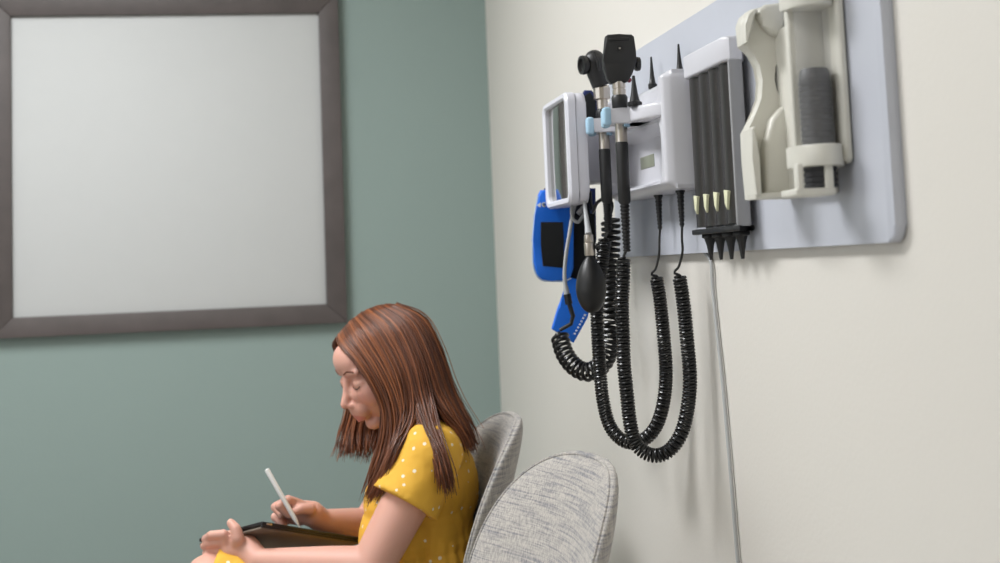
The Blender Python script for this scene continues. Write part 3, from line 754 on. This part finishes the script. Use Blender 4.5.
# ---------------------------------------------------------------- the girl
YG = -1.40
p_, q_ = math.radians(27), math.radians(20)
Fv = Vector((-math.cos(p_)*math.cos(q_), -math.cos(p_)*math.sin(q_), -math.sin(p_)))
Lv = Vector((math.sin(q_), -math.cos(q_), 0)); Uv = Fv.cross(Lv)
HCEN = at_y(380, 357, YG); HS = .95
def HP(f, l, u): return HCEN+(Fv*f+Lv*l+Uv*u)*HS
def hel(bm, c, r): ellip(bm, HP(*c), [v*HS for v in r], (Fv, Lv, Uv), 24, 16)
G = thing('person', (-.36, YG, .46), 'girl in a yellow dotted dress with long auburn hair, seated and drawing on a tablet', 'person')
bm = bmesh.new()
hel(bm, (-.010, 0, .010), (.087, .070, .069)); hel(bm, (.032, 0, -.044), (.053, .055, .061)); hel(bm, (.066, 0, -.098), (.019, .021, .016))
for s in (-1, 1):
    hel(bm, (.044, s*.032, -.034), (.040, .029, .037)); hel(bm, (.0670, s*.030, -.012), (.0150, .019, .0125)); hel(bm, (.072, s*.015, -.036), (.019, .016, .022)); hel(bm, (.0965, s*.008, -.0465), (.008, .006, .0055))
    hel(bm, (-.006, s*.070, -.02), (.018, .008, .030))
    capsule(bm, [HP(.0765, s*.014, .012), HP(.069, s*.042, .011)], [.0075, .0065])
hel(bm, (.054, 0, .024), (.031, .048, .036)); hel(bm, (.080, 0, -.060), (.020, .028, .026))
capsule(bm, [HP(.0770, 0, .002), HP(.0900, 0, -.022), HP(.1040, 0, -.0400)], [.0080, .0070, .0082])
capsule(bm, [HP(.0880, -.016, -.0735), HP(.0955, 0, -.0705), HP(.0880, .016, -.0735)], [.003, .0048, .003], 12)
capsule(bm, [HP(.0865, -.013, -.0800), HP(.0925, 0, -.0800), HP(.0865, .013, -.0800)], [.003, .0050, .003], 12)
# neck and trunk
nb_ = at_y(412, 436, YG)
capsule(bm, [HP(-.018, 0, -.05), nb_+Vector((0, 0, .02)), nb_+Vector((.012, 0, -.03))], [.046, .044, .055])
AX = (Vector((1, 0, 0)), Vector((0, 1, 0)), Vector((0, 0, 1)))
ch = at_y(422, 480, YG); wa = at_y(427, 550, YG); pv = Vector((wa.x-.01, YG, .575))
ellip(bm, ch, (.075, .128, .10)); ellip(bm, wa, (.072, .105, .12)); ellip(bm, pv, (.10, .135, .085))
# arms
SL = at_y(429, 458, YG-.135); EL = at_y(371, 568, YG-.170); WL = at_y(258, 561, YG-.085)
SR = at_y(420, 455, YG+.130); ER = at_y(368, 527, YG+.150); WR = at_y(322, 521, YG+.062)
capsule(bm, [ch+Vector((0, -.07, .055)), SL, SL.lerp(EL, .5), EL, EL.lerp(WL, .35), WL], [.048, .046, .040, .036, .032, .0205])
capsule(bm, [ch+Vector((0, .07, .055)), SR, SR.lerp(ER, .5), ER, ER.lerp(WR, .35), WR], [.050, .047, .039, .034, .031, .021])
# tablet frame of reference (needed for the hands)
TA = at_y(262, 521, YG-.100); TB = at_y(364, 537.5, YG+.045); TD = at_y(205, 540, YG+.035)
e1 = (TB-TA).normalized(); e2 = (TD-TA); e2 = (e2-e1*e2.dot(e1)).normalized(); en = e1.cross(e2)
if en.z < 0: en = -en
TL, TWd = .236, .168
def TP(a, b_, h=0): return TA+e1*a+e2*b_+en*h
# left hand gripping the far-left edge: palm under the tablet, fingers round the edge, thumb on top
pc = at_y(233, 549, YG-.055)
capsule(bm, [WL, pc+Vector((.022, -.005, .0)), pc], [.0215, .024, .022])
capsule(bm, [WL+Vector((-.012, .01, .008)), pc+Vector((-.006, .012, .012))], [.018, .018])
def chain(pp, rr): capsule(bm, pp, rr, 12)
for i, (kx, ky) in enumerate(((224, 534), (222, 542), (223, 550), (227, 557))):
    k0 = at_y(kx, ky, YG-.070+.010*i); k1 = at_y(kx-13, ky+1, YG-.060+.012*i); k2 = at_y(kx-19+i, ky+5-i, YG-.035+.012*i); k3 = at_y(kx-13, ky+4-i*1.5, YG-.012+.010*i)
    chain([pc.lerp(k0, .5), k0, k1, k2, k3], [.012, .0082, .0076, .0070, .0062])
chain([pc+Vector((.008, -.008, .004)), at_y(238, 538, YG-.080), at_y(236, 529, YG-.078), at_y(231, 523, YG-.070)], [.014, .0112, .0094, .0078])
# right hand holding the stylus
PT = at_y(300, 528, YG-.014); PE = at_y(266.5, 469, YG-.004); pdir = (PE-PT).normalized()
HRc = at_y(306, 513, YG+.045)
capsule(bm, [WR, HRc+Vector((.010, 0, -.002)), HRc+Vector((-.004, 0, .002))], [.021, .023, .021])
gp = PT+pdir*.030; gp2 = PT+pdir*.045
for i, (a0, a1, a2, a3) in enumerate((
        ((300, 505, .030), (288, 500, .010), (279, 506, .004), (289, 515, .008)),
        ((299, 508, .045), (284, 503, .040), (275, 507, .028), (281, 515, .020)),
        ((299, 515, .055), (284, 512, .055), (275, 517, .045), (282, 523, .036)),
        ((301, 520, .062), (288, 519, .066), (279, 523, .060), (285, 528, .050)))):
    chain([HRc, at_y(a0[0], a0[1], YG+a0[2]), at_y(a1[0], a1[1], YG+a1[2]), at_y(a2[0], a2[1], YG+a2[2]), at_y(a3[0], a3[1], YG+a3[2])], [.014, .0105, .0092, .0085, .0070])
chain([HRc+Vector((0, -.01, 0)), at_y(310, 509, YG+.018), at_y(301, 509, YG+.008), at_y(294, 512, YG+.006)], [.013, .0115, .0095, .0078])
# legs: left crossed over right
HPL = Vector((pv.x-.02, YG-.08, .570)); HPR = Vector((pv.x-.02, YG+.08, .565))
KL = at_y(212, 584, YG-.045); KR = Vector((-.74, YG+.07, .475))
AL = Vector((-.90, YG+.03, .24)); AR = Vector((-.70, YG+.08, .075))
capsule(bm, [HPL, HPL.lerp(KL, .5), KL, KL.lerp(AL, .35), AL], [.088, .070, .052, .050, .031])
capsule(bm, [HPR, HPR.lerp(KR, .5), KR, KR.lerp(AR, .35), AR], [.088, .070, .052, .050, .031])
capsule(bm, [AR, AR+Vector((-.02, 0, -.035)), AR+Vector((-.13, 0, -.045))], [.031, .034, .024]); capsule(bm, [AL, AL+Vector((-.03, 0, -.035)), AL+Vector((-.11, 0, -.085))], [.031, .032, .022])
me = voxel(bm, .0024, 7, .5)
ca = me.color_attributes.new('tint', 'FLOAT_COLOR', 'POINT')
sk = Vector(s2l((208, 158, 141))); lip = Vector(s2l((200, 128, 120))); pk = Vector(s2l((222, 150, 136)))
hi = HCEN
for i, v in enumerate(me.vertices):
    c = sk; d = v.co-HCEN; f_, l_, u_ = d.dot(Fv)/HS, d.dot(Lv)/HS, d.dot(Uv)/HS
    if f_ > .04 and abs(l_) < .08 and abs(u_) < .13:
        k = sstep(1.25, .8, math.hypot(l_/.019, (u_+.0755)/.0092)) if f_ > .085 else 0
        c = sk.lerp(lip, k)
        k2 = .45*max(0, 1-math.hypot(abs(l_)-.038, u_+.04)/.028); c = c.lerp(pk, k2)
        k3 = .4*max(0, 1-math.hypot(l_, u_+.045)/.016); c = c.lerp(pk, k3)
    ca.data[i].color = (*c, 1)
for p in me.polygons: p.use_smooth = True
me.materials.append(M['skin']); me.name = 'body'
bd = bpy.data.objects.new('body', me); COL.objects.link(bd); bd.parent = G; bd.matrix_parent_inverse = world_of(G).inverted()
from mathutils.bvhtree import BVHTree
bv = BVHTree.FromPolygons([v.co.copy() for v in me.vertices], [tuple(p.vertices) for p in me.polygons])
def on_face(l, u, off=.0006):
    h = bv.ray_cast(HP(.25, l, u), -Fv)[0]
    return h+Fv*off if h else HP(.08, l, u)
for s in (-1, 1):
    bm = bmesh.new(); tube(bm, resample(catmull([on_face(s*l, u, 0) for l, u in ((.013, .0125), (.026, .0170), (.042, .0135))], 6), .003)[0], .0017, 6); obj('eyebrow', bm, 'brow', bd)
    bm = bmesh.new(); tube(bm, catmull([on_face(s*l, u, .0004) for l, u in ((.017, -.0155), (.024, -.0185), (.031, -.0195), (.038, -.0180), (.043, -.0150))], 4), .0010, 6); obj('eyelashes', bm, 'lash', bd)
# dress
bm = bmesh.new()
ellip(bm, at_y(404, 503, YG-.035), (.072, .09, .075)); ellip(bm, at_y(400, 540, YG-.03), (.074, .10, .09))
ellip(bm, ch+Vector((.004, 0, 0)), (.088, .142, .105)); ellip(bm, ch+Vector((.004, 0, .045)), (.068, .125, .07)); ellip(bm, ch.lerp(wa, .5)+Vector((.004, 0, 0)), (.083, .125, .10)); ellip(bm, wa+Vector((.008, 0, .0)), (.084, .122, .11)); ellip(bm, ch+Vector((.026, 0, -.01)), (.076, .115, .10)); ellip(bm, pv, (.125, .165, .105))
for S_, E_, s in ((SL, EL, -1), (SR, ER, 1)):
    d_ = (E_-S_); tube(bm, [ch+Vector((.01, s*.06, .06)), S_+Vector((.004, 0, .008)), S_+d_*.20, S_+d_*.42], [.062, .055, .055, .062], 24)
    ellip(bm, S_+Vector((.002, 0, .000)), (.054, .055, .055))
tube(bm, [HPL, HPL.lerp(KL, .5), KL+Vector((-.004, 0, .004))], [.115, .090, .062], 24); tube(bm, [HPR, HPR.lerp(KR, .5), KR+Vector((.04, 0, 0))], [.115, .094, .075], 24)
ellip(bm, HPL.lerp(HPR, .5)+Vector((-.12, 0, .0)), (.20, .11, .08))
me = voxel(bm, .004, 4, .5)
for p in me.polygons: p.use_smooth = True
# soft gathers around the waist and at the back
for v in me.vertices:
    a = math.atan2(v.co.y-YG, v.co.x-wa.x); k = max(0, 1-abs(v.co.z-(wa.z-.03))/.10)
    d = Vector((v.co.x-wa.x, v.co.y-YG, 0))
    if v.co.x > wa.x-.11: v.co += d.normalized()*(.0028*math.sin(a*34)*k-.006*max(0, 1-abs(v.co.z-wa.z-.012)/.014))
me.materials.append(M['dress']); me.name = 'dress'
dr = bpy.data.objects.new('dress', me); COL.objects.link(dr); dr.parent = G; dr.matrix_parent_inverse = world_of(G).inverted()
for A_, nm in ((AR, 'shoe'), (AL, 'shoe')):
    dn = Vector((-.11, 0, -.012)) if A_ is AR else Vector((-.095, 0, -.055))
    bm = bmesh.new(); c = A_+(Vector((0, 0, -.040)) if A_ is AR else Vector((-.02, 0, -.045)))
    capsule(bm, [c+Vector((.015, 0, 0)), c+dn*.5, c+dn], [.036, .037, .030], 18); mm = voxel(bm, .004, 3)
    if A_ is AR:
        for v in mm.vertices: v.co.z = max(v.co.z, .0)
    for p in mm.polygons: p.use_smooth = True
    mm.materials.append(M['leather']); so = bpy.data.objects.new('shoe', mm); COL.objects.link(so); so.parent = G; so.matrix_parent_inverse = world_of(G).inverted()

# hair
def gd(lst): return [at_y(a, b_, YG+c) for a, b_, c in lst]
GA_ = gd([(337, 337, -.005), (340, 346, -.040), (354, 360, -.070), (371, 384, -.085), (382, 408, -.090), (381, 438, -.095), (373, 468, -.105), (364, 498, -.115)])
GB_ = gd([(350, 322, -.005), (358, 336, -.055), (377, 366, -.088), (391, 396, -.102), (396, 425, -.108), (391, 455, -.125), (381, 480, -.135), (371, 502, -.135)])
GC_ = gd([(362, 313, -.005), (380, 331, -.060), (400, 368, -.092), (408, 400, -.105), (407, 425, -.120), (397, 452, -.150), (389, 474, -.155), (381, 492, -.155)])
GD_ = gd([(375, 307, -.005), (398, 326, -.060), (415, 363, -.092), (423, 398, -.110), (431, 428, -.160), (440, 452, -.195), (446, 474, -.210), (449, 494, -.205)])
GE_ = gd([(386, 305, -.005), (412, 322, -.050), (430, 358, -.080), (440, 390, -.090), (450, 412, -.105), (458, 428, -.115), (464, 440, -.115), (468, 449, -.110)])
GF_ = gd([(396, 305, -.005), (424, 319, -.030), (440, 352, -.042), (450, 385, -.050), (459, 408, -.060), (467, 425, -.065), (472, 438, -.065), (475, 448, -.060)])
GG_ = gd([(400, 305, .010), (426, 321, .030), (440, 356, .045), (448, 390, .050), (455, 412, .050), (462, 428, .045), (467, 440, .045), (470, 450, .040)])
FH = gd([(337, 337, .005), (333, 347, .035), (342, 368, .070), (347, 395, .085), (346, 415, .085), (341, 432, .080), (338, 446, .070), (335, 458, .060)])
FI = gd([(350, 322, .005), (356, 336, .050), (368, 366, .085), (370, 396, .090), (362, 416, .085), (356, 434, .080), (353, 446, .070), (352, 456, .060)])
FJ = gd([(362, 313, .005), (378, 331, .060), (396, 366, .090), (396, 396, .095), (384, 418, .090), (374, 436, .085), (368, 450, .075), (364, 462, .070)])
FK = gd([(386, 305, .005), (408, 322, .055), (426, 358, .085), (434, 390, .090), (440, 412, .090), (448, 428, .085), (454, 440, .080), (460, 450, .075)])
hair_me = bmesh.new(); tints = []
def strand(pts, r, tint):
    n0 = len(hair_me.verts); c = catmull(pts, 4); n = len(c)
    tube(hair_me, c, [r*(1-.75*(k/(n-1))**3) for k in range(n)], 5)
    tints.extend([tint]*(len(hair_me.verts)-n0))
dk = Vector(s2l((52, 28, 18))); mdl = Vector(s2l((110, 62, 37))); lt_ = Vector(s2l((178, 110, 64)))
def tint(y=0):
    r = random.random()
    return dk.lerp(mdl, .25+r*1.2) if r < .6 else mdl.lerp(lt_, (r-.6)*1.3)
def sheet(A, B, n, snap=0, jit=.003, r=(.0008, .0016), layers=((0, 1),)):
    for i in range(n):
        w_ = random.random(); lay, lenf = random.choice(layers); pts = []
        jx = [random.gauss(0, jit) for _ in range(3)]; ph = random.random()*6.28; tlen = random.uniform(.82, 1.03)
        for k in range(len(A)):
            tk = k/(len(A)-1); ws = w_
            if snap: ws = w_+((1 if w_ > .5 else 0)-w_)*sstep(.35, .75, tk)*snap
            P = A[k].lerp(B[k], ws)
            inward = (HCEN+Vector((.02, 0, -.03))-P); inward.z *= .2
            P = P+inward.normalized()*lay*(.004+.012*tk)
            P = P+Vector(jx)*(.25+1.6*tk)+Vector((math.sin(ph+tk*7), math.cos(ph*2+tk*6)*.5, 0))*.0022*tk
            pts.append(P)
        if tlen < 1:
            pts[-1] = pts[-2].lerp(pts[-1], max(.1, (tlen-.82)/.18))
        strand(pts, random.uniform(*r), tint())
LY = ((0, 1), (0, 1), (1, 1), (2, 1))
for (A, B, n, sn) in [(a_, b_, int(n_*3.0), s_) for a_, b_, n_, s_ in ((GA_, GB_, 150, 0), (GB_, GC_, 150, 0), (GC_, GD_, 130, 1), (GD_, GE_, 120, .9), (GE_, GF_, 110, 0), (GF_, GG_, 70, 0), (GG_, FK, 60, 0), (FK, FJ, 60, 0), (FJ, FI, 60, 0), (FI, FH, 90, 0))]:
    sheet(A, B, n, sn, layers=LY)
for A in (GC_, GE_, GF_): sheet(A, A, 8, 0, .008, (.0006, .0009))
# scalp cap under the strands
n0 = len(hair_me.verts)
hel(hair_me, (-.022, 0, .011), (.0875, .0725, .0710))
hel(hair_me, (-.040, 0, -.02), (.062, .066, .075))
tints.extend([dk.lerp(mdl, .5)]*(len(hair_me.verts)-n0))
me = bpy.data.meshes.new('hair'); hair_me.to_mesh(me); hair_me.free()
ca = me.color_attributes.new('tint', 'FLOAT_COLOR', 'POINT')
for i in range(len(me.vertices)): ca.data[i].color = (*tints[i], 1)
for p in me.polygons: p.use_smooth = True
me.materials.append(M['hair']); ho = bpy.data.objects.new('hair', me); COL.objects.link(ho); ho.parent = G; ho.matrix_parent_inverse = world_of(G).inverted()

# ---------------------------------------------------------------- tablet and stylus
TT = thing('tablet', TP(TL/2, TWd/2, 0), 'tablet in a brown and black folio case resting on the girl lap', 'tablet')
B3 = Matrix(((e1.x, e2.x, en.x, TA.x), (e1.y, e2.y, en.y, TA.y), (e1.z, e2.z, en.z, TA.z), (0, 0, 0, 1)))
def tb(name, x0, x1, y0, y1, z0, z1, bev, m, par=TT):
    bm = bmesh.new(); box(bm, x0, x1, y0, y1, z0, z1, bev); bmesh.ops.transform(bm, matrix=B3, verts=bm.verts); return obj(name, bm, m, par)
bdy = tb('body', 0, TL, 0, TWd, -.007, 0, .002, 'tablet_black')
tb('screen', .009, TL-.009, .008, TWd-.008, -.001, .0004, .0002, 'tablet_screen', bdy)
tb('case_cover', .001, TL-.006, .002, TWd-.001, -.0125, -.0085, .0012, 'tablet_brown')
tb('case_spine', .0, TL-.004, -.001, .004, -.0105, -.0068, .001, 'tablet_black')
tb('button', .010, .022, -.0010, .0015, -.005, -.002, .0005, 'chrome')
tb('button', .130, .150, -.0010, .0015, -.005, -.002, .0005, 'black')
bm = bmesh.new(); ln = (PE-PT).length
lathe(bm, PT, pdir, [(.0006, 0), (.0030, .012), (.0042, .020), (.0044, ln-.003), (.0040, ln-.001), (.002, ln)], 20)
tag(obj('stylus', bm, 'pen'), 'slim white stylus held in the girl right hand above the tablet', 'stylus')
